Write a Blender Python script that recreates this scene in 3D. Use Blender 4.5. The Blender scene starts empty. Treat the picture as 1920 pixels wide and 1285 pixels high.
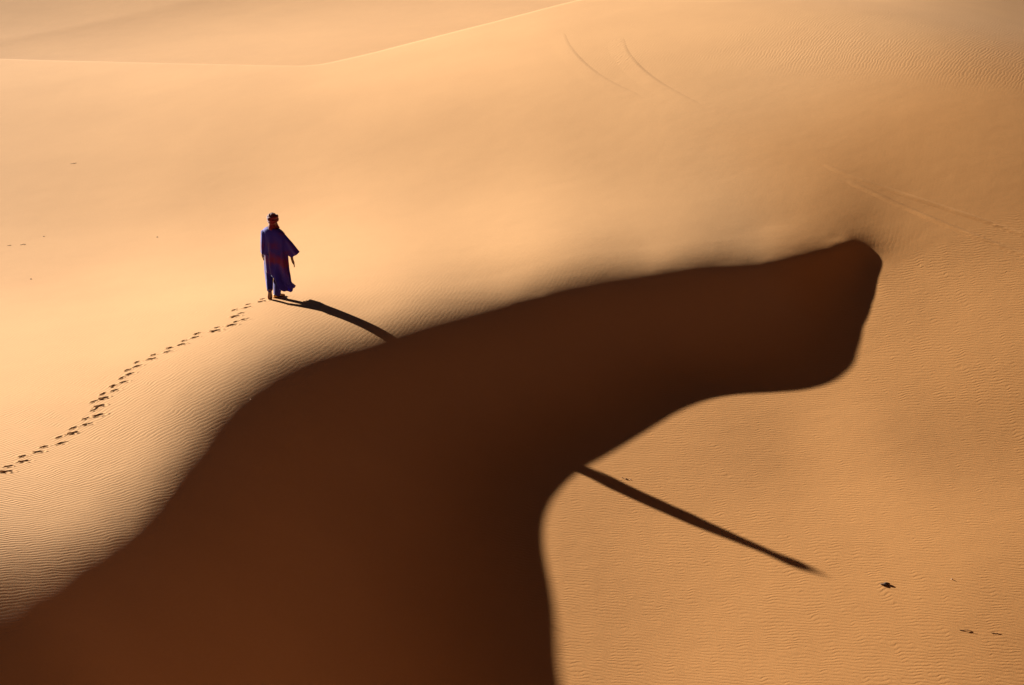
import bpy, bmesh, math, random
import numpy as np
from mathutils import Vector, Matrix

# ------------------------------------------------------------------ camera, sky, sun, exposure
SC = bpy.context.scene
COL = SC.collection
IMW, IMH, VFOV, PITCH, CAMZ = 1920.0, 1285.0, 17.0, 22.0, 17.1
SUN_AZ, SUN_EL = 47.6, 9.8          # where the light travels: degrees from +X towards -Y, degrees below level
FPX = IMH / 2 / math.tan(math.radians(VFOV / 2))

cam_d = bpy.data.cameras.new('camera')
cam = bpy.data.objects.new('camera', cam_d)
COL.objects.link(cam)
cam.location = (0, 0, CAMZ)
cam.rotation_euler = (math.radians(90 - PITCH), 0, 0)
cam_d.sensor_width = 36.0
cam_d.lens = FPX / IMW * 36.0
cam_d.clip_start = 0.5
cam_d.clip_end = 6000
SC.camera = cam

ta, te = math.radians(SUN_AZ), math.radians(SUN_EL)
SD = np.array([math.cos(ta), -math.sin(ta)])          # ground direction the light travels
NT = np.array([math.sin(ta), math.cos(ta)])           # across it
TANE = math.tan(te)

world = bpy.data.worlds.new('World')
SC.world = world
world.use_nodes = True
wn = world.node_tree.nodes
bg = wn['Background']
sky = wn.new('ShaderNodeTexSky')
sky.sky_type = 'NISHITA'
sky.sun_disc = False
sky.sun_elevation = te
sky.sun_rotation = math.atan2(-SD[0], -SD[1])
sky.altitude = 3000
sky.air_density = 0.05
sky.dust_density = 0.4
sky.ozone_density = 1.0
world.node_tree.links.new(sky.outputs[0], bg.inputs[0])
bg.inputs[1].default_value = 0.05

sun_d = bpy.data.lights.new('sun', 'SUN')
sun_d.energy = 5.0
sun_d.angle = math.radians(0.5)
sun_d.color = (1.0, 0.965, 0.86)
sun = bpy.data.objects.new('sun', sun_d)
COL.objects.link(sun)
sun.location = (-60, 80, 40)
sun.rotation_euler = Vector((SD[0] * math.cos(te), SD[1] * math.cos(te), -math.sin(te))).to_track_quat('-Z', 'Y').to_euler()

SC.render.engine = 'CYCLES'
vs = SC.view_settings
SC.display_settings.display_device = 'sRGB'
vs.view_transform = 'Standard'
vs.look = 'None'
vs.gamma = 1.0
vs.use_curve_mapping = False
vs.exposure = 1.60
SC.cycles.max_bounces = 8
SC.cycles.diffuse_bounces = 5
SC.cycles.use_denoising = True

# ------------------------------------------------------------------ terrain: solved as a height field
pr = math.radians(PITCH)
FW = np.array([0, math.cos(pr), -math.sin(pr)])
UP = np.array([0, math.sin(pr), math.cos(pr)])
RT = np.array([1.0, 0, 0])
ORG = np.array([0, 0, CAMZ])

def ray(u, v):
    return FW * FPX + RT * (u - IMW / 2) - UP * (v - IMH / 2)
def on_level(u, v, z=0.0):
    r = ray(u, v)
    return ORG + r * ((z - CAMZ) / r[2])
def project(x, y, z):
    d = [x - ORG[0], y - ORG[1], z - ORG[2]]
    w = d[1] * FW[1] + d[2] * FW[2]
    return IMW / 2 + FPX * d[0] / w, IMH / 2 - FPX * (d[1] * UP[1] + d[2] * UP[2]) / w

# the brink of the dune as surveyed in the photograph, and the line its shadow reaches on the flat
BRINK = np.array([(-60, 1165), (0, 1150), (85, 1129), (135, 1094), (217, 1040), (271, 996), (305, 955), (352, 894),
    (379, 857), (420, 800), (480, 742), (540, 703), (620, 670), (735, 640), (830, 610), (960, 572), (1060, 550),
    (1140, 530), (1240, 512), (1350, 503), (1440, 495), (1520, 480), (1580, 462), (1615, 440)], float)
CAST = [(1645, 520), (1630, 600), (1610, 660), (1585, 710), (1560, 728), (1500, 736), (1400, 737), (1340, 740),
    (1300, 755), (1230, 800), (1150, 845), (1090, 880), (1050, 920), (1020, 965), (1015, 1000), (1022, 1050),
    (1035, 1100), (1043, 1160), (1046, 1220), (1044, 1285)]
tab = []                                             # t, s of brink, height of brink, ground height where its shadow ends
for c in [(1652, 478), (1650, 498)] + CAST:
    z2 = float(np.interp(c[1] if c[0] > 1540 else 900, [478, 520, 600, 660, 710, 740], [.92, .74, .44, .22, .08, 0]))
    p2 = on_level(c[0], c[1], z2)[:2]
    L = np.linspace(0, 25, 2501)
    uu, vv = project(p2[0] - SD[0] * L, p2[1] - SD[1] * L, z2 + L * TANE)
    k = int(np.argmax(vv < np.interp(uu, BRINK[:, 0], BRINK[:, 1])))
    tab.append((p2 @ NT, p2 @ SD - L[k], z2 + L[k] * TANE, z2))
for (u, v), h in zip([(379, 857), (352, 894), (305, 955), (271, 996), (217, 1040), (135, 1094), (85, 1129), (0, 1150)],
                     [1.54, 1.62, 1.76, 1.90, 2.10, 2.40, 2.65, 2.90]):
    p = on_level(u, v, h)[:2]
    tab.append((p @ NT, p @ SD, h, 0.0))
last = tab[-1]
prev = tab[-3]
for k in (1, 2, 3):                                   # carry the dune on out of the frame
    tab.append((last[0] - 4 * k, last[1] - 4 * k * (last[1] - prev[1]) / (prev[0] - last[0]) * -0.5, 2.9 + .25 * k, 0.0))
tab = np.array(sorted(tab))
tt = np.linspace(tab[0, 0], tab[-1, 0], 400)
def smooth1(a, n):
    k = np.hanning(2 * n + 1); k /= k.sum()
    return np.convolve(np.pad(a, n, mode='reflect', reflect_type='odd'), k, 'valid')
S1T = smooth1(np.interp(tt, tab[:, 0], tab[:, 1]), 13)
H1T = smooth1(np.interp(tt, tab[:, 0], tab[:, 2]), 10)
Z2T = smooth1(np.interp(tt, tab[:, 0], tab[:, 3]), 10)
TMAX = tab[-1, 0]

# how strongly the lit sand faces the sun, read off the photograph (green level 0-255 at pixel positions)
LIT = [(50,150,180),(300,160,190),(600,150,196),(900,60,214),(1000,40,214),(700,118,208),(1060,30,205),
 (100,280,175),(500,280,180),(900,280,180),(700,280,179),(1100,280,168),(1300,280,160),(100,400,178),(400,400,187),(800,400,193),(1200,400,170),
 (1450,330,148),(0,300,172),(0,450,180),(100,500,190),(250,520,205),(400,520,211),(550,500,212),(700,470,208),
 (1000,450,192),(0,600,210),(200,620,213),(0,700,205),(100,700,203),(300,680,196),(400,660,182),(100,850,190),(0,850,188),
 (250,830,170),(0,950,165),(50,1000,145),(50,1060,92),(50,1105,50),(150,980,138),(150,1040,75),(0,1040,120),(0,1110,45),
 (330,870,80),(310,845,130),(270,800,165),(200,740,190),(250,930,120),(280,955,70),(200,900,155),
 (520,680,78),(505,660,130),(470,620,172),(440,580,200),(430,745,80),(405,725,130),(370,690,168),
 (725,620,85),(715,600,138),(700,570,175),(680,520,200),(958,556,95),(955,540,138),(950,510,165),(945,470,190),
 (1240,503,85),(1238,490,125),(1235,470,146),(1230,430,160),(1200,380,172),(1440,485,85),(1438,470,115),(1430,430,135),
 (1420,380,148),(1600,425,94),(1620,400,99),(1640,380,108),(1560,420,116),(1500,450,105),(1550,380,122),(1640,340,122),
 (1680,430,118),(1700,480,121),(1680,520,122),(1665,470,112),(1645,430,108),(1720,560,120),(1750,400,125),(1800,480,125),(1900,480,122),(1900,560,126),
 (1200,100,190),(1500,100,175),(1700,100,158),(1880,100,126),(1200,40,196),(1500,30,178),(1750,20,142),(1900,10,115),
 (1700,250,145),(1880,300,130),(1500,220,158),(1300,180,172),(1600,300,136)]
FLAT = [(1500,760,140),(1700,800,118),(1880,860,112),(1650,900,147),(1880,950,135),(1250,840,132),(1450,870,126),
 (1400,960,142),(1120,960,132),(1100,1100,132),(1300,1200,148),(1250,1130,140),(1500,1150,146),(1700,1250,140),
 (1900,1280,118),(1080,1250,132),(1850,1100,130),(1750,650,132),(1900,650,124),(1680,720,125),(1700,600,120),
 (1550,820,146),(1800,1000,142),(1600,1050,144),(1350,1050,142),(1200,1000,138)]
def srgb(g):
    g = np.asarray(g, float) / 255
    return np.where(g < .04045, g / 12.92, ((g + .055) / 1.055) ** 2.4)
GREF, GEXP = srgb(138.0), 0.80
def incid(g):
    return math.sin(te) * (np.maximum(srgb(g), 0) / GREF) ** GEXP
def tps(pts):
    pts = np.array(pts, float)
    X = pts[:, :2] / 500.0
    y = incid(pts[:, 2])
    def kern(d2):
        return 0.5 * d2 * np.log(d2 + 1e-12)
    n = len(X)
    A = np.zeros((n + 3, n + 3))
    A[:n, :n] = kern(((X[:, None] - X[None]) ** 2).sum(-1)) + np.eye(n) * 2e-3
    A[:n, n] = 1; A[:n, n + 1:] = X
    A[n:, :n] = A[:n, n:].T
    w = np.linalg.solve(A, np.concatenate([y, np.zeros(3)]))
    def ev(u, v):
        q = np.stack([np.ravel(u), np.ravel(v)], 1) / 500.0
        out = np.empty(len(q))
        for i in range(0, len(q), 20000):
            c = q[i:i + 20000]
            out[i:i + 20000] = kern(((c[:, None] - X[None]) ** 2).sum(-1)) @ w[:n] + w[n] + c @ w[n + 1:]
        return out.reshape(np.shape(u))
    return ev
brink_pts = [(u, v, 8) for u, v in BRINK[1:-2]]
lit_map = tps(LIT + brink_pts)
flat_map = tps(FLAT)

DX = 0.25
GX = np.arange(-24, 30.01, DX)
GY = np.arange(22, 92.01, DX)
XX, YY = np.meshgrid(GX, GY)                          # [row y, col x]
TG = XX * NT[0] + YY * NT[1]
SG = XX * SD[0] + YY * SD[1]
s1 = np.interp(TG, tt, S1T)
h1 = np.interp(TG, tt, H1T)
z2 = np.interp(TG, tt, Z2T)
Lsh = np.maximum((h1 - z2) / TANE, 1e-3)
xq = (SG - s1) / Lsh
shade = (TG < TMAX) & (xq > 0) & (xq < 1)
flat = (TG < TMAX) & (xq >= 1)
xs = np.clip(xq, 0, 1)
prof = z2 + (h1 - z2) * (1 - xs) ** 2 * (1 + xs - 1.5 * xs ** 2)
HD = np.where(shade, prof, np.where(flat, z2, 0.0))
gprof = (h1 - z2) / Lsh * (-2 * (1 - xs) * (1 + xs - 1.5 * xs ** 2) + (1 - xs) ** 2 * (1 - 3 * xs))
into = np.clip(xs * Lsh / 1.6, 0, 1)
tail = np.clip((TMAX - TG) / 1.4, 0, 1)
WH = np.where(shade, (.02 + 40.0 * into ** 3) * (.02 + .98 * tail ** 2), 0.0)
nearb = (TG < TMAX) & (xq <= 0) & (SG > s1 - 1.6)
WH = np.where(flat, np.where(xq < 1 + 1.2 / np.maximum(Lsh, .5), 4.0, 0.01), WH)
rightz = (TG >= TMAX) & (SG > -28.5 + .55 * (TG - TMAX))
WH = np.where(rightz, .004, WH); HD = np.where(rightz, .75, HD)
WH = np.where(WH == 0, 0.00002, WH)
FOOT = on_level(524, 556.5, .80)                      # he stands on the lit back of the dune
near_f = np.hypot(XX - FOOT[0], YY - FOOT[1]) < .3
HD = np.where(near_f, .80, HD); WH = np.where(near_f, 3.0, WH)

def d_x(h): return (h[:, 1:] - h[:, :-1]) / DX
def d_xt(r, sh):
    o = np.zeros(sh); o[:, 1:] += r; o[:, :-1] -= r; return o / DX
def cg_solve(h, G, WS, WT, BETA, iters):
    # energy: bending + slope along the light + height data
    def fwd_s(h):
        gx = np.zeros_like(h); gy = np.zeros_like(h)
        gx[:, 1:-1] = (h[:, 2:] - h[:, :-2]) / (2 * DX)
        gy[1:-1] = (h[2:] - h[:-2]) / (2 * DX)
        return gx, gy
    def adj_s(ax, ay):
        o = np.zeros_like(ax)
        o[:, 2:] += ax[:, 1:-1] / (2 * DX); o[:, :-2] -= ax[:, 1:-1] / (2 * DX)
        o[2:] += ay[1:-1] / (2 * DX); o[:-2] -= ay[1:-1] / (2 * DX)
        return o
    def bend(h):
        o = np.zeros_like(h)
        a = (h[:, 2:] - 2 * h[:, 1:-1] + h[:, :-2]) / DX ** 2 * BETA[:, 1:-1]
        o[:, 2:] += a; o[:, 1:-1] -= 2 * a; o[:, :-2] += a
        a = (h[2:] - 2 * h[1:-1] + h[:-2]) / DX ** 2 * BETA[1:-1]
        o[2:] += a; o[1:-1] -= 2 * a; o[:-2] += a
        a = 2 * (h[1:, 1:] - h[1:, :-1] - h[:-1, 1:] + h[:-1, :-1]) / DX ** 2 * BETA[1:, 1:]
        o[1:, 1:] += a; o[1:, :-1] -= a; o[:-1, 1:] -= a; o[:-1, :-1] += a
        return o / DX ** 2
    def A(h):
        gx, gy = fwd_s(h)
        ds = (gx * SD[0] + gy * SD[1]) * WS
        dt = (gx * NT[0] + gy * NT[1]) * WT
        return adj_s(ds * SD[0] + dt * NT[0], ds * SD[1] + dt * NT[1]) + bend(h) + WH * h
    b = adj_s(G * WS * SD[0], G * WS * SD[1]) + WH * HD
    diag = WH + BETA * 16 / DX ** 4 + (WS + WT) / (2 * DX ** 2)
    r = b - A(h)
    z = r / diag
    p = z.copy()
    rz = (r * z).sum()
    for i in range(iters):
        Ap = A(p)
        a = rz / (p * Ap).sum()
        h = h + a * p
        r = r - a * Ap
        z = r / diag
        rz2 = (r * z).sum()
        p = z + (rz2 / rz) * p
        rz = rz2
    return h

H = HD.copy()
BETA = np.where(shade | flat | nearb, 0.006, 0.03)
for it, n in enumerate((700, 350, 350, 350)):
    u, v = project(XX, YY, H)
    inside = (u > -40) & (u < 1960) & (v > -40) & (v < 1330)
    uc, vc = np.clip(u, 0, 1920), np.clip(v, 0, 1285)
    I = np.where(flat, flat_map(uc, vc), lit_map(uc, vc))
    I = np.clip(I, 0.0, 0.42)
    G = (I - math.sin(te)) / math.cos(te)
    G = np.where(shade, gprof, G)
    WS = np.where(shade, 3.0 * (.1 + .9 * tail), np.where(nearb, 4.0, np.where(inside, 1.0, 0.15)))
    WT = np.where(shade, 0.0, np.where(inside, 0.006, 0.02))
    H = cg_solve(H, G, WS, WT, BETA, n)

# ---- sampling of the solved field
def cubw(f):
    f2, f3 = f * f, f ** 3
    return np.stack([-.5 * f3 + f2 - .5 * f, 1.5 * f3 - 2.5 * f2 + 1, -1.5 * f3 + 2 * f2 + .5 * f, .5 * f3 - .5 * f2])
def axis_w(q, g0, n):
    c = np.clip((q - g0) / DX, 1.0, n - 2.001)
    i = np.floor(c).astype(int)
    return i, cubw(c - i)
def field_grid(xs_, ys_):
    ix, wx = axis_w(xs_, GX[0], len(GX))
    iy, wy = axis_w(ys_, GY[0], len(GY))
    rows = sum(H[iy + k - 1] * wy[k][:, None] for k in range(4))
    return sum(rows[:, ix + k - 1] * wx[k][None] for k in range(4))
def field_pts(x, y):
    ix, wx = axis_w(x, GX[0], len(GX))
    iy, wy = axis_w(y, GY[0], len(GY))
    o = 0
    for a in range(4):
        for b in range(4):
            o = o + H[iy + a - 1, ix + b - 1] * wy[a] * wx[b]
    return o
# crest line where the back of the dune field drops out of sight: ground polyline Yc(X)
CRX = []
for u in np.linspace(-500, 2600, 125):
    v = np.interp(u, [-500, 0, 300, 590, 700, 830, 960, 1085, 2600], [98, 110, 118, 124, 99, 66, 33, 0, -330])
    r = ray(u, v)
    k = np.linspace(30, 140, 1500) / r[1]
    px, py, pz = ORG[0] + r[0] * k, r[1] * k, CAMZ + r[2] * k
    below = pz < field_pts(px, py)
    if not below.any(): continue
    j = int(np.argmax(below))
    CRX.append((px[j], py[j]))
CRX = np.array(CRX)
o_ = np.argsort(CRX[:, 0])
CRX = CRX[o_]
CRY = smooth1(np.minimum(CRX[:, 1], 76), 2)
CXS = CRX[:, 0]
def soft_max(a, b, k):
    m = np.clip(.5 + .5 * (a - b) / k, 0, 1)
    return b + (a - b) * m + k * m * (1 - m)
def crest_dist(x, y):
    return y - np.interp(x, CXS, CRY)
def finish(x, y, h):
    dx_ = np.maximum(np.maximum(GX[1] - x, x - GX[-2]), 0)
    dy_ = np.maximum(GY[1] - y, 0)
    fade = np.exp(-(dx_ / 45.0) ** 2 - (dy_ / 20.0) ** 2)
    h = h * fade
    d = crest_dist(x, y) + 0.15
    R = np.interp(x, [-6, -3], [.7, 1.5])
    sl = 0.62
    d0 = sl * R
    fall = np.where(d <= 0, 0, np.where(d < d0, .5 * d * d / R, .5 * d0 * d0 / R + sl * (d - d0)))
    h = h - fall
    # unseen dunes added to bounce sunlight into the shade: right, and front right
    h = h + 13.5 * np.exp(-((x - 42) / 13.5) ** 2 - ((y - 33) / 17.0) ** 2)
    side = np.exp(-(np.maximum(np.abs(x - 35) - 26, 0) / 7.0) ** 2)
    ramp = np.minimum(15.3 - .64 * y, 12.5 + .05 * y) * side - 60 * (1 - side) * np.clip((y - 10) / 40, .05, 1)
    return soft_max(h, np.minimum(ramp, 12.5), 1.0)
def base_height(x, y):
    return finish(x, y, field_pts(x, y))

# ---- footprints
FT_FAR = [(1668,70),(1578,104),(1490,140),(1502,214),(1380,252),(1255,290),(1170,335),(1077,380),(975,425),(873,470),(812,520),
 (778,570),(720,622),(658,672),(596,722),(604,774),(548,830),(470,889),(378,948),(285,1008),(148,1068),(60,1132)]
FT_NEAR = [(1665,86),(1572,124),(1540,160),(1496,180),(1560,198),(1478,235),(1370,273),(1245,314),(1160,358),(1070,405),(965,450),
 (880,496),(830,545),(792,597),(735,650),(660,699),(635,749),(633,807),(560,864),(465,921),(400,984),(250,1040),(160,1102),(40,1166)]
def ground_hit(u, v, y0=24.0, y1=130.0):
    r = ray(u, v)
    k = np.linspace(y0, y1, 6000) / r[1]
    px, py, pz = r[0] * k, r[1] * k, CAMZ + r[2] * k
    j = int(np.argmax(pz < base_height(px, py)))
    return np.array([px[j], py[j], base_height(px[j:j + 1], py[j:j + 1])[0]])
rng = random.Random(4)
PRINTS = []
def add_prints(lst, right):
    g = [ground_hit(a / 3.3808, 540 + b / 3.3808)[:2] for a, b in lst]
    for i, p in enumerate(g):
        q = g[max(i - 1, 0)] - g[min(i + 1, len(g) - 1)]
        ang = math.atan2(q[1], q[0])
        ang = .55 + .3 * (min(max(ang, 0.55), 1.35) - .9) + rng.uniform(-.12, .12) + (-.12 if right else .12)
        PRINTS.append((p[0], p[1], ang, rng.uniform(.85, 1.1) * (1.0 if right else .78), rng.uniform(.75, 1.25) * (.7 + .3 * min(i, 8) / 8)))
add_prints(FT_FAR, False)
add_prints(FT_NEAR, True)
PRA = np.array(PRINTS)
def print_relief(x, y):
    o = np.zeros_like(x)
    for (px, py, an, sz, dp) in PRINTS:
        dx_, dy_ = x - px, y - py
        m = (np.abs(dx_) < .42) & (np.abs(dy_) < .42)
        if not m.any():
            continue
        a = (dx_[m] * math.cos(an) + dy_[m] * math.sin(an)) / (.092 * sz)
        b = (-dx_[m] * math.sin(an) + dy_[m] * math.cos(an)) / (.046 * sz * (1 + .16 * np.clip(a, -1, 1)))
        r = (np.abs(a) ** 2.5 + np.abs(b) ** 2.5) ** (1 / 2.5)
        wob = 1 + .10 * np.sin(9 * a + px * 31) + .08 * np.sin(7 * b + py * 17)
        r = r * wob
        hole = -.0115 * dp * (1 / (1 + np.exp((r - 1.0) / .085))) * (1 - .25 * np.sin(2.2 * a + .4))
        rim = .008 * dp * np.exp(-((r - 1.34) / .24) ** 2) * (1 + .5 * np.sin(5 * a + px * 9) + .5 * np.clip(-a, -1, 1))
        o[m] += hole + rim
    return o
def height(x, y):
    return base_height(x, y) + print_relief(x, y)

# ---- ripple layout stored on the vertices: two wind directions, a mask between them, and the ripple strength
yy_ = np.linspace(-80, 400, 2401)
slope_ = np.interp(yy_, [20, 31, 36, 43, 50, 62, 75], [-.75, -.68, -.45, -.20, -.28, -.50, -.55])
BY = np.concatenate([[0], np.cumsum((slope_[1:] + slope_[:-1]) / 2 * np.diff(yy_))])
def ripple_attr(x, y):
    t = x * NT[0] + y * NT[1]
    s = x * SD[0] + y * SD[1]
    fa = .92 * x + np.interp(y, yy_, BY) + .05 * np.sin(x * .9 + y * .33) + .12 * np.sin(y * .35 - x * .21)
    fb = .22 * x + .97 * y + .12 * np.sin(x * .5 + 1) + .10 * np.sin(.35 * y + .9 * x)
    L = np.maximum((np.interp(t, tt, H1T) - np.interp(t, tt, Z2T)) / TANE, 2.2) + .5 * np.clip(t - TMAX, 0, 6)
    q = (s - np.interp(t, tt, S1T)) / L
    m = np.clip((q - .35) / .4, 0, 1)
    m = m * m * (3 - 2 * m)
    m = m * (1 - np.clip((t - 37.6 - .33 * (s + 40.3)) / 1.6, 0, 1))
    amp = np.interp(y, [29, 34, 38, 42, 44, 46], [1.0, .88, .58, .32, .13, .03])
    bk = np.clip((t - 39.2 - .33 * (s + 40.3)) / 1.8, 0, 1) * np.clip((x + .5) / 3, 0, 1)
    amp = amp + .34 * bk * bk * (3 - 2 * bk)
    br = np.clip((np.interp(t, tt, S1T) - s) / 2.6, 0, 1)
    amp = amp * np.where(t < TMAX, .16 + .84 * br, 1)
    amp = amp + (.5 - amp) * m ** 3
    amp = amp * (1 - 2.6 * m * (1 - m))
    amp = np.clip(amp, .015, 1)
    # coarser, browner sand on the flat and out to the right
    wd = np.clip((t - 33) / 5, 0, 1)
    Lc = L * (1 - wd) + 13.0 * wd
    mc = np.clip((s - np.interp(t, tt, S1T) - (.3 * L * (1 - wd) - 7.5 * wd)) / (.5 * Lc), 0, 1)
    mc = mc * mc * (3 - 2 * mc)
    return np.stack([fa, fb, np.clip((m - .35) / .3, 0, 1)], -1), amp, mc

def add_attrs(me, x, y):
    rp, amp, mc = ripple_attr(x, y)
    a = me.attributes.new('ripple', 'FLOAT_VECTOR', 'POINT')
    a.data.foreach_set('vector', rp.astype(np.float32).ravel())
    a = me.attributes.new('ripple_strength', 'FLOAT', 'POINT')
    a.data.foreach_set('value', amp.astype(np.float32))
    a = me.attributes.new('coarse_sand', 'FLOAT', 'POINT')
    a.data.foreach_set('value', mc.astype(np.float32))

def mesh_np(name, co, quads, smooth=True):
    me = bpy.data.meshes.new(name)
    me.vertices.add(len(co))
    me.vertices.foreach_set('co', np.ascontiguousarray(co, np.float32).ravel())
    n = len(quads)
    me.loops.add(n * 4)
    me.loops.foreach_set('vertex_index', np.ascontiguousarray(quads, np.int32).ravel())
    me.polygons.add(n)
    me.polygons.foreach_set('loop_start', np.arange(0, n * 4, 4, dtype=np.int32))
    me.polygons.foreach_set('loop_total', np.full(n, 4, np.int32))
    me.update(calc_edges=True)
    me.polygons.foreach_set('use_smooth', np.full(n, smooth))
    return me

def lines(parts):
    o = []
    for a, b, st in parts:
        n = max(1, int(round((b - a) / st)))
        o.append(np.linspace(a, b, n, endpoint=False))
    return np.concatenate(o)
def geo_out(start, stop, first, ratio):
    o, p, st = [], start, first
    while p < stop:
        st *= ratio; p += st; o.append(p)
    return np.array(o)
PX0, PX1 = PRA[:, 0].min() - .5, PRA[:, 0].max() + .5
PY0, PY1 = PRA[:, 1].min() - .5, PRA[:, 1].max() + .5
xl = np.concatenate([-geo_out(20, 420, .3, 1.16)[::-1] - 0, lines([(-20, -13, .14), (-13, PX0, .08), (PX0, PX1, .026), (PX1, 10, .075), (10, 20, .12)]), geo_out(20, 420, .2, 1.16)])
yl = np.concatenate([24 - geo_out(0, 130, .3, 1.2)[::-1], lines([(24, 28, .2), (28, PY0, .07), (PY0, PY1, .03), (PY1, 49, .07), (49, 60, .10), (60, 100, .12)])])

# ---- materials
def new_mat(name):
    m = bpy.data.materials.new(name)
    m.use_nodes = True
    n = m.node_tree.nodes
    return m, n, m.node_tree.links, n['Principled BSDF']
def math_n(nodes, links, op, a, b=None, c=None):
    n = nodes.new('ShaderNodeMath'); n.operation = op
    for i, q in enumerate((a, b, c)):
        if q is None: continue
        if isinstance(q, (int, float)): n.inputs[i].default_value = q
        else: links.new(q, n.inputs[i])
    return n.outputs[0]
def noise_n(nodes, links, vec, scale, detail=2.0, rough=.5):
    n = nodes.new('ShaderNodeTexNoise')
    n.inputs['Scale'].default_value = scale
    n.inputs['Detail'].default_value = detail
    n.inputs['Roughness'].default_value = rough
    links.new(vec, n.inputs['Vector'])
    return n.outputs['Fac']
RIPPLE = 0.085
def sand_material(name, pale, dark, relief, track=False):
    m, n, l, b = new_mat(name)
    b.inputs['Roughness'].default_value = .95
    b.inputs['Specular IOR Level'].default_value = .12
    M = lambda op, a, b_=None, c=None: math_n(n, l, op, a, b_, c)
    tc = n.new('ShaderNodeTexCoord').outputs['Object']
    at = n.new('ShaderNodeAttribute'); at.attribute_name = 'ripple'
    am = n.new('ShaderNodeAttribute'); am.attribute_name = 'ripple_strength'
    sp = n.new('ShaderNodeSeparateXYZ'); l.new(at.outputs['Vector'], sp.inputs[0])
    def waves(ph, lam, off, dist, rot):
        mp = n.new('ShaderNodeMapping'); mp.inputs['Location'].default_value = (off, off * .7, 0); l.new(tc, mp.inputs[0])
        mp.inputs['Rotation'].default_value = (0, 0, rot); mp.inputs['Scale'].default_value = (1, .55, 1)
        n1 = noise_n(n, l, mp.outputs[0], 2.2, 2.0)
        n2 = noise_n(n, l, mp.outputs[0], 5.2, 2.0)
        q = M('MULTIPLY_ADD', M('SUBTRACT', n1, .5), dist, ph)
        q = M('MULTIPLY_ADD', M('SUBTRACT', n2, .5), dist * .55, q)
        q = M('MULTIPLY', q, 2 * math.pi / lam)
        s0 = M('SINE', q)
        s2 = M('SINE', M('MULTIPLY_ADD', q, 2.0, .9))
        return M('MULTIPLY_ADD', s2, .22, s0)
    wa = waves(sp.outputs[0], RIPPLE, 0.0, .17, .45)
    wb = waves(sp.outputs[1], RIPPLE * 1.1, 31.0, .30, -1.35)
    mx = n.new('ShaderNodeMix'); mx.data_type = 'FLOAT'
    l.new(sp.outputs[2], mx.inputs[0]); l.new(wa, mx.inputs[2]); l.new(M('MULTIPLY', wb, .8), mx.inputs[3])
    patch = M('MULTIPLY_ADD', noise_n(n, l, tc, .8, 2.0), .45, M('MULTIPLY', noise_n(n, l, tc, 5.5, 1.0), .55))
    pm = n.new('ShaderNodeMapRange'); pm.inputs[1].default_value = .28; pm.inputs[2].default_value = .68
    pm.inputs[3].default_value = .2; pm.inputs[4].default_value = 1.25
    l.new(patch, pm.inputs[0])
    hh_ = M('MULTIPLY', M('MULTIPLY', mx.outputs[0], pm.outputs[0]), M('MULTIPLY', am.outputs['Fac'], relief))
    grit = noise_n(n, l, tc, 60.0, 3.0, .7)
    hh_ = M('MULTIPLY_ADD', M('SUBTRACT', grit, .5), .0012, hh_)
    lump = noise_n(n, l, tc, 1.6, 3.0, .55)
    hh_ = M('MULTIPLY_ADD', M('SUBTRACT', lump, .5), .005, hh_)
    bp = n.new('ShaderNodeBump'); bp.inputs['Strength'].default_value = 1.0; bp.inputs['Distance'].default_value = 1.0
    l.new(hh_, bp.inputs['Height']); l.new(bp.outputs[0], b.inputs['Normal'])
    # colour: coarse darker grains gather on the flat between the dunes, fine pale sand on the dune itself
    fl = n.new('ShaderNodeMix'); fl.data_type = 'RGBA'
    fl.inputs[6].default_value = (*pale, 1); fl.inputs[7].default_value = (*dark, 1)
    co_ = n.new('ShaderNodeAttribute'); co_.attribute_name = 'coarse_sand'
    l.new(co_.outputs['Fac'], fl.inputs[0])
    var = n.new('ShaderNodeMix'); var.data_type = 'RGBA'; var.blend_type = 'MULTIPLY'; var.inputs[0].default_value = 1
    cr = n.new('ShaderNodeValToRGB')
    cr.color_ramp.elements[0].position = .25; cr.color_ramp.elements[0].color = (.90, .885, .87, 1)
    cr.color_ramp.elements[1].position = .75; cr.color_ramp.elements[1].color = (1.06, 1.06, 1.06, 1)
    cv = M('MULTIPLY_ADD', noise_n(n, l, tc, .35, 4.0, .6), .5, M('MULTIPLY', noise_n(n, l, tc, 28.0, 3.0, .75), .5))
    l.new(cv, cr.inputs[0])
    l.new(fl.outputs[2], var.inputs[6]); l.new(cr.outputs[0], var.inputs[7])
    l.new(var.outputs[2], b.inputs['Base Color'])
    return m
PALE, DARK = (.63, .328, .134), (.61, .278, .087)
SAND = sand_material('sand', PALE, DARK, .0022)

# ---- the sheet, with the footprints cut out of it as pieces of their own
nx, ny = len(xl), len(yl)
XV, YV = np.meshgrid(xl, yl)
base = finish(XV, YV, field_grid(xl, yl))
xf, yf = XV.ravel(), YV.ravel()
ZV = base.ravel().copy()
near = (xf > PX0 - .1) & (xf < PX1 + .1) & (yf > PY0 - .1) & (yf < PY1 + .1)
ZV[near] += print_relief(xf[near], yf[near])
ii, jj = np.meshgrid(np.arange(nx - 1), np.arange(ny - 1))
i0 = (jj * nx + ii).ravel()
quads = np.stack([i0, i0 + 1, i0 + nx + 1, i0 + nx], 1)
fcx = (xf[quads[:, 0]] + xf[quads[:, 2]]) / 2
fcy = (yf[quads[:, 0]] + yf[quads[:, 2]]) / 2
keep = crest_dist(fcx, fcy) < 13
owner = np.full(len(quads), -1)
nf = np.where((fcx > PX0) & (fcx < PX1) & (fcy > PY0) & (fcy < PY1))[0]
best = np.full(len(nf), .185)
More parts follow.
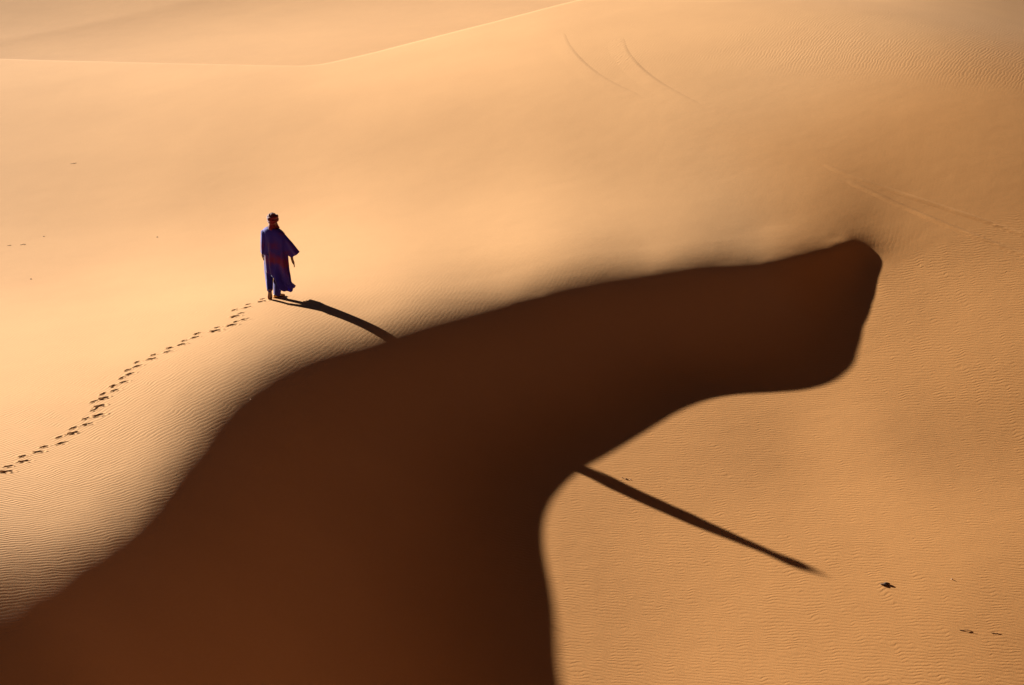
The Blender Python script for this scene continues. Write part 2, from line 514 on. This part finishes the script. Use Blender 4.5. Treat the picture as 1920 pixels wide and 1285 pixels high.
for k, (px, py, an, sz, dp) in enumerate(PRINTS):
    dx_, dy_ = fcx[nf] - px, fcy[nf] - py
    a = dx_ * math.cos(an) + dy_ * math.sin(an)
    b = -dx_ * math.sin(an) + dy_ * math.cos(an)
    d = np.hypot(a * .80, b * 1.35)
    w = d < best
    owner[nf[w]] = k
    best[w] = d[w]
sheet = quads[keep & (owner < 0)]
used = np.unique(sheet)
remap = np.full(nx * ny, -1); remap[used] = np.arange(len(used))
me = mesh_np('sand_dunes', np.stack([xf[used], yf[used], ZV[used]], 1), remap[sheet])
add_attrs(me, xf[used], yf[used])
me.materials.append(SAND)
dunes = bpy.data.objects.new('sand_dunes', me)
COL.objects.link(dunes)
dunes['kind'] = 'structure'
dunes['label'] = 'rippled golden sand dune with a long dark shaded face and flat sand beside it'

SUB = 2
for k, (px, py, an, sz, dp) in enumerate(PRINTS):
    fs = quads[owner == k]
    if len(fs) == 0:
        continue
    vid, co, qs = {}, [], []
    for q in fs:
        j, i = divmod(int(q[0]), nx)
        for b in range(SUB):
            for a in range(SUB):
                idx = []
                for (aa, bb) in ((a, b), (a + 1, b), (a + 1, b + 1), (a, b + 1)):
                    key = (i * SUB + aa, j * SUB + bb)
                    if key not in vid:
                        vid[key] = len(co)
                        co.append((xl[i] + (xl[i + 1] - xl[i]) * aa / SUB, yl[j] + (yl[j + 1] - yl[j]) * bb / SUB))
                    idx.append(vid[key])
                qs.append(idx)
    co = np.array(co)
    z = height(co[:, 0], co[:, 1])
    c = np.array([px, py, base_height(np.array([px]), np.array([py]))[0]])
    me = mesh_np('footprint', np.column_stack([co, z]) , np.array(qs))
    add_attrs(me, co[:, 0], co[:, 1])
    me.materials.append(SAND)
    o = bpy.data.objects.new('footprint', me)
    COL.objects.link(o)
    o.parent = dunes

# ---- the far slope beyond the crest
def far_height(x, y):
    s = x * SD[0] + y * SD[1]
    ds = np.maximum(s + 48.7, -26)
    z = -2.2 + .131 * ds + .00214 * ds * ds + .045 * (s + 48.7 - ds) + .22 * np.sin((x + 6) * .19 + (y - 75) * .06) + .18 * np.sin((y - 70) * .21 - x * .08)
    r = np.hypot(x, y - 70)
    k = np.clip((r - 45) / 120, 0, 1)
    k = k * k * (3 - 2 * k)
    roll = -7 + 2.6 * np.sin(x / 47 + y / 83) + 2.2 * np.sin(y / 61 - x / 117 + 1.3)
    return np.minimum(z, 40) * (1 - k) + roll * k
fx = np.concatenate([-geo_out(30, 2600, .6, 1.14)[::-1], lines([(-30, 30, .3)]), geo_out(30, 2600, .3, 1.14)])
fy = np.concatenate([lines([(57, 120, .3)]), geo_out(120, 2600, .3, 1.12)])
FX, FY = np.meshgrid(fx, fy)
nx2 = len(fx)
i2, j2 = np.meshgrid(np.arange(nx2 - 1), np.arange(len(fy) - 1))
q0 = (j2 * nx2 + i2).ravel()
me = mesh_np('far_dune', np.stack([FX.ravel(), FY.ravel(), far_height(FX, FY).ravel()], 1), np.stack([q0, q0 + 1, q0 + nx2 + 1, q0 + nx2], 1))
add_attrs(me, FX.ravel(), FY.ravel())
me.materials.append(SAND)
far = bpy.data.objects.new('far_dune', me)
COL.objects.link(far)
far['kind'] = 'structure'
far['label'] = 'distant pale sand slope beyond the dune crest'

# ------------------------------------------------------------------ wheel tracks pressed across the back slope
def track(pix, strengths, groove):
    g = np.array([ground_hit(u, v, 40)[:2] for u, v in pix])
    seg = np.concatenate([[0], np.cumsum(np.hypot(*np.diff(g, axis=0).T))])
    m = np.arange(0, seg[-1], .16)
    px = smooth1(np.interp(m, seg, g[:, 0]), 8); py = smooth1(np.interp(m, seg, g[:, 1]), 8)
    st = smooth1(np.interp(m, seg, strengths), 5)
    tx, ty = np.gradient(px), np.gradient(py)
    ln = np.hypot(tx, ty); nx_, ny_ = -ty / ln, tx / ln
    if groove:                                        # a lip with its steep side away from the light
        off = np.array([-.48, -.34, -.18, -.02, .01, .045, .07, .11])
        pro = np.array([-.003, .0005, .004, .0095, .0095, .004, .0005, -.006])
    else:
        off = np.array([-.12, -.08, -.05, -.02, .01, .04, .07, .11])
        pro = np.array([-.012, .002, .008, .016, .017, .009, .002, -.012])
    k = len(off)
    wob = 1 + .3 * np.sin(m * 3.1) * np.sin(m * 1.3 + 1)
    X = px[:, None] + nx_[:, None] * off; Y = py[:, None] + ny_[:, None] * off
    Z = base_height(X.ravel(), Y.ravel()).reshape(X.shape) + np.maximum(pro, 0) * (st * wob)[:, None] + np.minimum(pro, 0) - .012 * (1 - np.clip(st * 4, 0, 1))[:, None] + .001
    n = len(m)
    a, b = np.meshgrid(np.arange(k - 1), np.arange(n - 1))
    q = (b * k + a).ravel()
    me = mesh_np('tyre_track', np.stack([X.ravel(), Y.ravel(), Z.ravel()], 1), np.stack([q, q + 1, q + k + 1, q + k], 1))
    add_attrs(me, X.ravel(), Y.ravel())
    me.materials.append(SAND)
    o = bpy.data.objects.new('tyre_track', me)
    COL.objects.link(o)
    o.parent = dunes
track([(1050,50),(1062,85),(1085,112),(1110,135),(1150,160),(1195,180),(1250,200)], [0, .5, .65, .6, .4, .2, 0], True)
track([(1163,62),(1170,95),(1192,122),(1220,147),(1260,172),(1310,198),(1380,226)], [0, .55, .75, .65, .45, .2, 0], True)
track([(1510,292),(1560,318),(1640,347),(1740,380),(1840,413),(1935,446),(2000,468)], [0, .25, .6, 1.0, 1.2, 1.2, 1.2], False)
track([(1540,318),(1600,346),(1640,364),(1720,400),(1820,441),(1935,484),(2000,508)], [0, .2, .6, 1.0, 1.3, 1.3, 1.3], False)

# ------------------------------------------------------------------ helpers for small things
def tag(o, label, cat, group=None):
    o['label'] = label; o['category'] = cat
    if group: o['group'] = group
    return o
def mesh_obj(name, verts, faces, mat, parent=None, smooth=True, loc=None):
    me = bpy.data.meshes.new(name)
    me.from_pydata([tuple(map(float, p)) for p in verts], [], [tuple(map(int, f)) for f in faces])
    bm = bmesh.new(); bm.from_mesh(me)
    bmesh.ops.recalc_face_normals(bm, faces=bm.faces)
    bm.to_mesh(me); bm.free()
    for p in me.polygons: p.use_smooth = smooth
    me.materials.append(mat)
    o = bpy.data.objects.new(name, me)
    COL.objects.link(o)
    if parent: o.parent = parent
    if loc is not None: o.location = loc
    return o
def loft(rings, close_ends=True, V=None, F=None):
    V = [] if V is None else V
    F = [] if F is None else F
    b0, n = len(V), len(rings[0])
    for r in rings: V.extend(r)
    for i in range(len(rings) - 1):
        for k in range(n):
            a, b = b0 + i * n + k, b0 + i * n + (k + 1) % n
            F.append((a, b, b + n, a + n))
    if close_ends:
        for i in (0, len(rings) - 1):
            c = np.mean(np.array(rings[i]), 0); V.append(tuple(c)); ci = len(V) - 1
            for k in range(n): F.append((ci, b0 + i * n + k, b0 + i * n + (k + 1) % n))
    return V, F
def tube(path, radii, n=10, V=None, F=None, flat=1.0):
    path = [np.array(p, float) for p in path]
    rings, ref = [], None
    for i, p in enumerate(path):
        d = path[min(i + 1, len(path) - 1)] - path[max(i - 1, 0)]
        d = d / (np.linalg.norm(d) + 1e-9)
        if ref is None: ref = np.array([0, 0, 1.0]) if abs(d[2]) < .9 else np.array([1.0, 0, 0])
        a = np.cross(d, ref); a /= np.linalg.norm(a)
        b = np.cross(a, d); ref = b
        rings.append([tuple(p + radii[i] * (math.cos(t) * a + math.sin(t) * b * flat)) for t in np.arange(n) * 2 * math.pi / n])
    return loft(rings, True, V, F)
def simple_mat(name, c1, c2, scale, rough=.9, bump=.0, spec=.2):
    m, n, l, b = new_mat(name)
    b.inputs['Roughness'].default_value = rough
    b.inputs['Specular IOR Level'].default_value = spec
    tc = n.new('ShaderNodeTexCoord').outputs['Object']
    f = noise_n(n, l, tc, scale, 4.0, .6)
    cr = n.new('ShaderNodeValToRGB')
    cr.color_ramp.elements[0].position = .35; cr.color_ramp.elements[0].color = (*c1, 1)
    cr.color_ramp.elements[1].position = .65; cr.color_ramp.elements[1].color = (*c2, 1)
    l.new(f, cr.inputs[0]); l.new(cr.outputs[0], b.inputs['Base Color'])
    if bump:
        bp = n.new('ShaderNodeBump'); bp.inputs['Distance'].default_value = bump
        l.new(f, bp.inputs['Height']); l.new(bp.outputs[0], b.inputs['Normal'])
    return m
STONE = simple_mat('dark_stone', (.05, .025, .015), (.11, .06, .035), 30, .8, .004)
PALESTONE = simple_mat('pale_stone', (.55, .42, .30), (.75, .62, .48), 40, .8, .002)
WOOD = simple_mat('dry_wood', (.06, .03, .018), (.16, .09, .05), 40, .85, .003)

def rock(name, u, v, size, mat, label, cat, seed, yaw=0.0, sink=.35, group=None):
    p = ground_hit(u, v)
    r = random.Random(seed)
    ph = [(r.uniform(1.2, 3.2), r.uniform(1.2, 3.2), r.uniform(1.2, 3.2), r.uniform(0, 6.28), r.uniform(.05, .14)) for _ in range(6)]
    bm = bmesh.new()
    bmesh.ops.create_icosphere(bm, subdivisions=3, radius=1)
    for w in bm.verts:
        c = w.co.copy()
        k = 1 + sum(a * math.sin(fx_ * c.x + fy_ * c.y * 1.3 + fz_ * c.z + q) for fx_, fy_, fz_, q, a in ph)
        c *= k
        c.x = math.copysign(abs(c.x) ** 1.15, c.x)
        w.co = Vector((c.x * size[0] / 2, c.y * size[1] / 2, c.z * size[2] * .6))
    me = bpy.data.meshes.new(name); bm.to_mesh(me); bm.free()
    for f in me.polygons: f.use_smooth = True
    me.materials.append(mat)
    o = bpy.data.objects.new(name, me); COL.objects.link(o)
    o.location = (p[0], p[1], p[2] + size[2] * (.5 - sink)); o.rotation_euler = (0, 0, yaw)
    return tag(o, label, cat, group)
def twig(name, u, v, length, rad, yaw, label, seed, arch=.02, fork=False):
    p = ground_hit(u, v)
    r = random.Random(seed)
    pts, n = [], 9
    bend = r.uniform(-.12, .12)
    for i in range(n):
        a = i / (n - 1) - .5
        q = np.array([a * length * math.cos(yaw) - bend * length * (a * a * 4) * math.sin(yaw), a * length * math.sin(yaw) + bend * length * (a * a * 4) * math.cos(yaw)])
        z = base_height(np.array([p[0] + q[0]]), np.array([p[1] + q[1]]))[0] - p[2] + rad * .5 + arch * math.exp(-((a - .12) * 6) ** 2) + r.uniform(-.004, .004)
        pts.append((q[0], q[1], z))
    V, F = tube(pts, [rad * (.6 + .5 * math.sin(math.pi * (i + .6) / (n + .2))) for i in range(n)], 7)
    if fork:
        b = np.array(pts[5]); d = np.array([math.cos(yaw + .7), math.sin(yaw + .7), .25]) * length * .28
        V, F = tube([b, b + d * .5 + np.array([0, 0, .004]), b + d], [rad * .7, rad * .5, rad * .2], 6, V, F)
    o = mesh_obj(name, V, F, WOOD, loc=p)
    return tag(o, label, 'twig')

rock('stone', 1660, 1097, (.125, .075, .036), STONE, 'dark flat stone half buried in the sand beyond the tip of the long thin shadow', 'stone', 3, -.15)
twig('twig', 1810, 1184, .18, .0045, -.12, 'thin humped dry twig near the lower right corner', 5, .014, True)
twig('twig', 1868, 1189, .15, .0045, -.22, 'short dark curved twig nearest the lower right corner', 8, .0)
rock('pebble', 1174, 899, (.032, .03, .018), STONE, 'largest dark pebble of three just above the thin shadow on the flat', 'pebble', 11)
rock('pebble', 1167, 897, (.022, .02, .012), STONE, 'small dark pebble left of the largest one above the thin shadow', 'pebble', 12)
rock('pebble', 1182, 900, (.022, .02, .012), PALESTONE, 'small pale pebble right of the largest one above the thin shadow', 'pebble', 13)
rock('pebble', 1785, 1087, (.028, .025, .02), PALESTONE, 'tiny pale pebble alone on the flat right of the dark stone', 'pebble', 14)
rock('pebble', 470, 750, (.022, .02, .018), PALESTONE, 'tiny pale pebble lying at the edge of the dark dune face', 'pebble', 15)
twig('twig', 43, 459, .13, .0045, .35, 'small dark twig on bright sand at the far left edge', 21, .008)
twig('twig', 17, 461, .10, .004, .25, 'small faint twig at the left edge beside a darker one', 22, .006)
rock('pebble', 58, 524, (.04, .03, .018), STONE, 'small dark pebble on bright sand below the left edge twigs', 'pebble', 23)
rock('pebble', 295, 445, (.03, .03, .018), STONE, 'tiny dark pebble on smooth sand left of the walking person', 'pebble', 24)
rock('pebble', 82, 444, (.03, .03, .018), STONE, 'tiny dark pebble above and right of the left edge twigs', 'pebble', 25)
twig('twig', 137, 307, .18, .004, .1, 'thin dry twig on smooth sand below the far crest at left', 26, .006)

# ------------------------------------------------------------------ the walking person
def cloth_mat(name, c1, c2, c3, trans, scale=2.6, sheen=.6, band=None):
    m, n, l, b = new_mat(name)
    tc = n.new('ShaderNodeTexCoord').outputs['Object']
    f = noise_n(n, l, tc, scale, 3.0, .55)
    if band:                                          # worn, redder dye across the seat of the robe
        sx = n.new('ShaderNodeSeparateXYZ'); l.new(tc, sx.inputs[0])
        q = math_n(n, l, 'MULTIPLY', math_n(n, l, 'SUBTRACT', sx.outputs[2], band), 5.0)
        f = math_n(n, l, 'MULTIPLY_ADD', math_n(n, l, 'POWER', 2.718, math_n(n, l, 'MULTIPLY', math_n(n, l, 'MULTIPLY', q, q), -1.0)), .22, math_n(n, l, 'SUBTRACT', f, .06))
    cr = n.new('ShaderNodeValToRGB')
    e = cr.color_ramp.elements
    e[0].position = .36; e[0].color = (*c1, 1)
    e[1].position = .62; e[1].color = (*c2, 1)
    k = e.new(.5); k.color = (*c3, 1)
    l.new(f, cr.inputs[0])
    l.new(cr.outputs[0], b.inputs['Base Color'])
    b.inputs['Roughness'].default_value = .75
    b.inputs['Specular IOR Level'].default_value = .25
    b.inputs['Sheen Weight'].default_value = sheen
    b.inputs['Sheen Roughness'].default_value = .4
    wv = noise_n(n, l, tc, 240.0, 2.0, .6)
    cz = noise_n(n, l, tc, 14.0, 3.0, .6)
    hgt = math_n(n, l, 'MULTIPLY_ADD', cz, .007, math_n(n, l, 'MULTIPLY', wv, .0012))
    bp = n.new('ShaderNodeBump'); bp.inputs['Distance'].default_value = 1.0
    l.new(hgt, bp.inputs['Height']); l.new(bp.outputs[0], b.inputs['Normal'])
    tr = n.new('ShaderNodeBsdfTranslucent')
    l.new(cr.outputs[0], tr.inputs['Color'])
    mx = n.new('ShaderNodeMixShader'); mx.inputs[0].default_value = trans
    l.new(b.outputs[0], mx.inputs[1]); l.new(tr.outputs[0], mx.inputs[2])
    l.new(mx.outputs[0], n['Material Output'].inputs['Surface'])
    return m
ROBE = cloth_mat('indigo_cloth', (.020, .012, .40), (.13, .006, .10), (.035, .012, .32), .3, 2.0, .3, .78)
TROUSER = cloth_mat('blue_cloth', (.018, .014, .30), (.04, .014, .26), (.025, .014, .28), .15, 3.5, .3)
WRAP = cloth_mat('wine_cloth', (.12, .006, .018), (.19, .009, .03), (.15, .007, .024), .10, 9.0, .4)
SKIN = simple_mat('brown_skin', (.11, .055, .034), (.15, .078, .048), 18, .55, .0006, .4)
SOLE = simple_mat('sole_leather', (.10, .028, .018), (.17, .05, .03), 30, .7, .001)
SLIPPER = simple_mat('tan_leather', (.50, .28, .07), (.62, .36, .10), 25, .6, .001, .35)

FEET = ground_hit(517, 558.5)
def make_person():
    root = bpy.data.objects.new('person', None)
    COL.objects.link(root)
    root.location = (FEET[0], FEET[1], FEET[2] - .004)
    root.rotation_euler = (0, 0, math.atan2(-FEET[0], FEET[1]))     # x to the right as seen from behind, y ahead of him
    root.scale = (.975, .975, .975)
    tag(root, 'person in a flowing indigo robe and dark red turban walking away along the dune', 'person')

    # body: one continuous skinned figure with fingers
    J, E, R = [], [], []
    def jn(p, r, par=None):
        J.append(p); R.append(r)
        if par is not None: E.append((par, len(J) - 1))
        return len(J) - 1
    pel = jn((0, .02, .93), .125)
    sp1 = jn((.005, .03, 1.10), .115, pel); sp2 = jn((.005, .04, 1.28), .135, sp1)
    chs = jn((.008, .045, 1.39), .095, sp2); nk = jn((.01, .06, 1.50), .058, chs)
    hd0 = jn((.01, .085, 1.575), .078, nk); hd1 = jn((.008, .095, 1.645), .096, hd0); hd2 = jn((.006, .09, 1.69), .06, hd1)
    ns = jn((.02, .195, 1.60), .016, hd1)
    for s, kn, an, hl, ball, toe in ((1, (.075, .055, .50), (.035, -.01, .095), (.02, -.045, .05), (.085, .07, .035), (.115, .12, .03)),
                           (-1, (-.115, .10, .53), (-.115, -.16, .215), (-.115, -.205, .21), (-.112, -.145, .075), (-.112, -.115, .055))):
        hp = jn((s * .095, .02, .88), .10, pel)
        th = jn(tuple((np.array((s * .095, .02, .88)) + np.array(kn)) / 2), .085, hp)
        k = jn(kn, .06, th)
        cf = jn(tuple(np.array(kn) * .6 + np.array(an) * .4 + np.array((0, -.02, 0))), .055, k)
        a = jn(an, .038, cf)
        jn(hl, .032, a)
        bb = jn(ball, .036, a); jn(toe, .024, bb)
    for s, sh, el, wr, hand in ((1, (.19, .03, 1.425), (.335, .0, 1.17), (.358, .02, .905), (.385, .025, .83)),
                               (-1, (-.165, .03, 1.42), (-.228, -.005, 1.16), (-.23, .05, .915), (-.226, .065, .84))):
        cl = jn(sh, .04, chs)
        e = jn(el, .04, jn(tuple((np.array(sh) + np.array(el)) / 2), .042, cl))
        w = jn(wr, .028, jn(tuple(np.array(el) * .6 + np.array(wr) * .4), .042, e))
        h = jn(hand, .034, w)
        d = np.array(hand) - np.array(wr); d /= np.linalg.norm(d)
        side = np.array([0, 1.0, 0])
        for f in range(4):
            off = side * (.042 - .028 * f)
            ln = (.040, .045, .042, .033)[f]
            b0 = np.array(hand) + d * .028 + off
            b1 = b0 + d * ln + np.array([-s * .004, 0, 0])
            b2 = b1 + d * ln * .8 + np.array([-s * .018, 0, 0])
            q = jn(tuple(b0), .0105, h); q = jn(tuple(b1), .009, q); jn(tuple(b2), .0075, q)
        t0 = np.array(wr) * .45 + np.array(hand) * .55 + np.array([0, .035, 0])
        q = jn(tuple(t0), .013, w); q = jn(tuple(t0 + d * .035 + np.array([-s * .004, .022, 0])), .011, q)
        jn(tuple(t0 + d * .066 + np.array([-s * .008, .026, 0])), .008, q)
    me = bpy.data.meshes.new('body')
    me.from_pydata(J, E, [])
    tmp = bpy.data.objects.new('body_build', me)
    COL.objects.link(tmp)
    sk = tmp.modifiers.new('skin', 'SKIN'); sk.use_smooth_shade = True
    for i, r in enumerate(R):
        me.skin_vertices[0].data[i].radius = (r, r)
    me.skin_vertices[0].data[0].use_root = True
    tmp.modifiers.new('sub', 'SUBSURF').levels = 2
    tmp.modifiers['sub'].render_levels = 2
    dg = bpy.context.evaluated_depsgraph_get()
    bme = bpy.data.meshes.new_from_object(tmp.evaluated_get(dg))
    bpy.data.objects.remove(tmp)
    bme.name = 'body'
    bme.materials.clear(); bme.materials.append(SKIN)
    for p in bme.polygons: p.use_smooth = True
    body = bpy.data.objects.new('body', bme)
    COL.objects.link(body); body.parent = root

    # robe: one garment, torso and two wide sleeves
    V, F = [], []
    N, M_ = 96, 44
    zt = np.array([.05, .16, .24, .37, .45, .55, .70, .85, 1.0, 1.2, 1.36, 1.43, 1.475, 1.51])
    xl_ = np.array([-.02, .03, .0, -.10, -.14, -.168, -.185, -.19, -.19, -.19, -.20, -.195, -.15, -.085])
    xr_ = np.array([.34, .36, .385, .315, .305, .298, .275, .262, .258, .248, .245, .225, .175, .11])
    yb_ = np.array([-.16, -.16, -.15, -.14, -.14, -.13, -.125, -.12, -.11, -.105, -.10, -.085, -.065, -.045])
    yf_ = np.array([.15, .15, .15, .15, .15, .15, .15, .155, .16, .165, .16, .15, .15, .14])
    xl_ = xl_ * 1.05; xr_ = xr_ * 1.04
    hx = np.array([-.3, -.17, -.10, -.05, 0, .06, .10, .12, .2, .26, .31, .36, .45])
    hz = np.array([.55, .555, .53, .495, .44, .33, .25, .205, .19, .185, .155, .215, .235])
    rings = []
    for i in range(M_ + 1):
        w = i / M_
        ring = []
        for k in range(N):
            a = 2 * math.pi * k / N
            ca, sa = math.cos(a), math.sin(a)
            z = 1.51 - 1.0 * w
            for _ in range(3):
                X0, X1 = np.interp(z, zt, xl_), np.interp(z, zt, xr_)
                x = (X0 + X1) / 2 + (X1 - X0) / 2 * math.copysign(abs(ca) ** .82, ca)
                zh = np.interp(x, hx, hz) + (0.02 if sa > 0 else 0)
                z = 1.51 + (zh - 1.51) * w
            Y0, Y1 = np.interp(z, zt, yb_), np.interp(z, zt, yf_)
            y = (Y0 + Y1) / 2 + (Y1 - Y0) / 2 * math.copysign(abs(sa) ** .82, sa)
            dn = min(max((1.45 - z) / 1.0, 0), 1)
            fold = .030 * dn * math.sin(7 * a + 2.2 * z + .6) + .020 * dn * math.sin(13 * a - 4 * z) + .012 * math.sin(5 * a + 9 * z) * min(1, dn * 3) \
                + .02 * dn * math.sin(9 * (x * 1.1 + z * .9)) * max(0, -sa) + .012 * math.exp(-((z - 1.02) / .08) ** 2) * math.sin(6 * a + 1)
            rr = math.hypot(x - (X0 + X1) / 2, y - (Y0 + Y1) / 2) + 1e-6
            x += fold * .55 * (x - (X0 + X1) / 2) / rr
            y += fold * (y - (Y0 + Y1) / 2) / rr
            ring.append((x, y, z))
        rings.append(ring)
    loft(rings, False, V, F)
    def sleeve(top, bot, depth, amp, ph):
        rs = []
        n = 18
        for i in range(n + 1):
            w = i / n
            T = np.array([np.interp(w, np.linspace(0, 1, len(top)), [q[j] for q in top]) for j in range(3)])
            B = np.array([np.interp(w, np.linspace(0, 1, len(bot)), [q[j] for q in bot]) for j in range(3)])
            c, ax = (T + B) / 2, (T - B) / 2
            dp = np.interp(w, [0, .5, 1], depth)
            ring = []
            for k in range(40):
                a = 2 * math.pi * k / 40
                sa = math.sin(a)
                p = c + ax * math.cos(a) + np.array([0, 1.0, 0]) * dp * math.copysign(abs(sa) ** 1.2, sa)
                f = amp * w * math.sin(4.3 * math.cos(a) + 3 * w + ph)
                p = p + np.array([f * .25, f, 0])
                ring.append(tuple(p))
            rs.append(ring)
        loft(rs, False, V, F)
    sleeve([(.13, .03, 1.475), (.25, .02, 1.41), (.385, -.04, 1.275), (.512, -.08, 1.115)],
           [(.16, .02, 1.16), (.22, .01, 1.05), (.275, -.0, .985), (.355, -.02, .955)], [.085, .07, .04], .03, .4)
    sleeve([(-.12, .03, 1.485), (-.245, .02, 1.405), (-.268, .01, 1.14), (-.275, .02, .935)],
           [(-.13, .02, 1.20), (-.17, .01, 1.13), (-.195, .01, 1.02), (-.200, .03, .915)], [.085, .085, .08], .018, 1.4)
    robe = mesh_obj('robe', V, F, ROBE, root)
    so = robe.modifiers.new('cloth', 'SOLIDIFY'); so.thickness = .004

    # trousers
    V, F = [], []
    def leg(path, rx, ry, ph):
        rs = []
        P = np.array(path, float); s = np.linspace(0, 1, len(P))
        for i in range(23):
            w = i / 22
            c = [np.interp(w, s, P[:, j]) for j in range(3)]
            a_, b_ = np.interp(w, s, rx), np.interp(w, s, ry)
            rs.append([(c[0] + a_ * math.cos(t) * (1 + .07 * math.sin(5 * t + 6 * w + ph)), c[1] + b_ * math.sin(t) * (1 + .07 * math.sin(4 * t - 5 * w + ph)),
                        c[2] + .012 * math.sin(2 * t + ph) * w + .006 * math.sin(26 * w + 2 * t)) for t in np.arange(28) * 2 * math.pi / 28])
        loft(rs, False, V, F)
    leg([(.07, .02, .95), (.08, .045, .70), (.075, .05, .48), (.045, .015, .25), (.032, -.008, .075)], [.125, .115, .095, .082, .074], [.12, .115, .10, .085, .075], .3)
    leg([(-.075, .02, .95), (-.105, .07, .70), (-.115, .085, .52), (-.116, -.035, .34), (-.116, -.15, .225)], [.12, .105, .09, .075, .062], [.12, .115, .11, .105, .075], 1.7)
    tr = mesh_obj('trousers', V, F, TROUSER, root)
    tr.modifiers.new('cloth', 'SOLIDIFY').thickness = .003

    # shoes: a soft upper on a flat sole
    def shoe(origin, mtx, mat_up):
        V, F = [], []
        prof = [(-.125, .020, .030, .060), (-.115, .030, .034, .075), (-.07, .034, .036, .075), (-.01, .038, .034, .062), (.05, .044, .026, .046), (.10, .042, .020, .034), (.135, .028, .014, .024), (.15, .006, .010, .014)]
        rs = []
        for y, hw, zc, top in prof:
            rs.append([(hw * math.cos(t), y, max(.012, .012 + (top) * (.5 + .5 * math.sin(t)))) for t in np.arange(20) * 2 * math.pi / 20])
        loft(rs, True, V, F)
        up = mesh_obj('shoe', V, F, mat_up, root)
        V, F = [], []
        out = [(-.132, .012), (-.125, .028), (-.07, .038), (-.01, .041), (.05, .049), (.10, .047), (.14, .030), (.158, .006)]
        pts = [(w, y) for y, w in out] + [(-w, y) for y, w in out[::-1]]
        n = len(pts)
        V = [(x, y, 0) for x, y in pts] + [(x, y, .016) for x, y in pts]
        F = [tuple(range(n)), tuple(range(n, 2 * n))] + [(i, (i + 1) % n, n + (i + 1) % n, n + i) for i in range(n)]
        so = mesh_obj('sole', V, F, SOLE, up, smooth=False)
        up.location = origin
        up.rotation_euler = mtx
        return up
    shoe((.062, .035, .004), (0, 0, -.95), SLIPPER)
    shoe((-.113, -.165, .135), (math.radians(-68), 0, .05), SLIPPER)

    # turban: a bulky coil round the head, a cap of cloth over it and a wrap round the neck
    V, F = [], []
    def coil(c, rx, ry, rt, tilt_x, tilt_y, ph):
        rs = []
        for i in range(37):
            t = 2 * math.pi * i / 36
            ct, st = math.cos(t), math.sin(t)
            rr = rt * (1 + .16 * math.sin(3 * t + ph))
            cen = np.array([rx * ct, ry * st, tilt_x * ct + tilt_y * st])
            rad = np.array([ct, st, 0])
            rs.append([tuple(np.array(c) + cen + rr * (math.cos(q) * rad * .8 + math.sin(q) * np.array([0, 0, 1.0]) * (1 + .12 * math.sin(5 * q + 4 * t)))) for q in np.arange(14) * 2 * math.pi / 14])
        loft(rs, False, V, F)
    hc = np.array([.004, .085, 0])
    coil(hc + (0, 0, 1.655), 0.090, 0.106, 0.034, .012, .02, .3)
    coil(hc + (-.004, 0, 1.688), 0.095, 0.108, 0.037, -.020, .012, 1.3)
    coil(hc + (.002, 0, 1.715), 0.088, 0.102, 0.034, .022, -.012, 2.6)
    coil(hc + (.000, 0, 1.738), 0.066, 0.078, 0.032, -.012, .016, 4.0)
    rs = []
    for i in range(9):
        a = i / 8 * math.pi / 2
        rs.append([(hc[0] + .078 * math.cos(a) * math.cos(t) * (1 + .05 * math.sin(3 * t)), hc[1] + .09 * math.cos(a) * math.sin(t), 1.715 + .085 * math.sin(a) + .004 * math.sin(4 * t + i)) for t in np.arange(28) * 2 * math.pi / 28])
    loft(rs, True, V, F)
    rs = []
    for z, rx, ry, cx, cy in ((1.685, .082, .098, .004, .085), (1.64, .082, .092, .004, .08), (1.60, .082, .088, .006, .075), (1.56, .092, .088, .010, .07), (1.525, .108, .098, .014, .062), (1.49, .118, .105, .016, .055), (1.46, .10, .095, .016, .05)):
        rs.append([(cx + rx * math.cos(t) * (1 + .05 * math.sin(5 * t + z * 60)), cy + ry * math.sin(t) * (1 + .05 * math.sin(4 * t + z * 40)), z + .012 * math.sin(t * 2 + 1)) for t in np.arange(32) * 2 * math.pi / 32])
    loft(rs, True, V, F)
    mesh_obj('turban', V, F, WRAP, root)
    # he walks ahead and to the right: left side leads, right side trails
    for o in (body, robe, tr):
        n = len(o.data.vertices)
        c = np.empty(n * 3, np.float32); o.data.vertices.foreach_get('co', c); c = c.reshape(-1, 3)
        w = np.clip((c[:, 2] - .15) / .5, 0, 1); w = w * w * (3 - 2 * w)
        c[:, 1] -= .62 * c[:, 0] * w
        o.data.vertices.foreach_set('co', c.ravel()); o.data.update()
    return root
person = make_person()
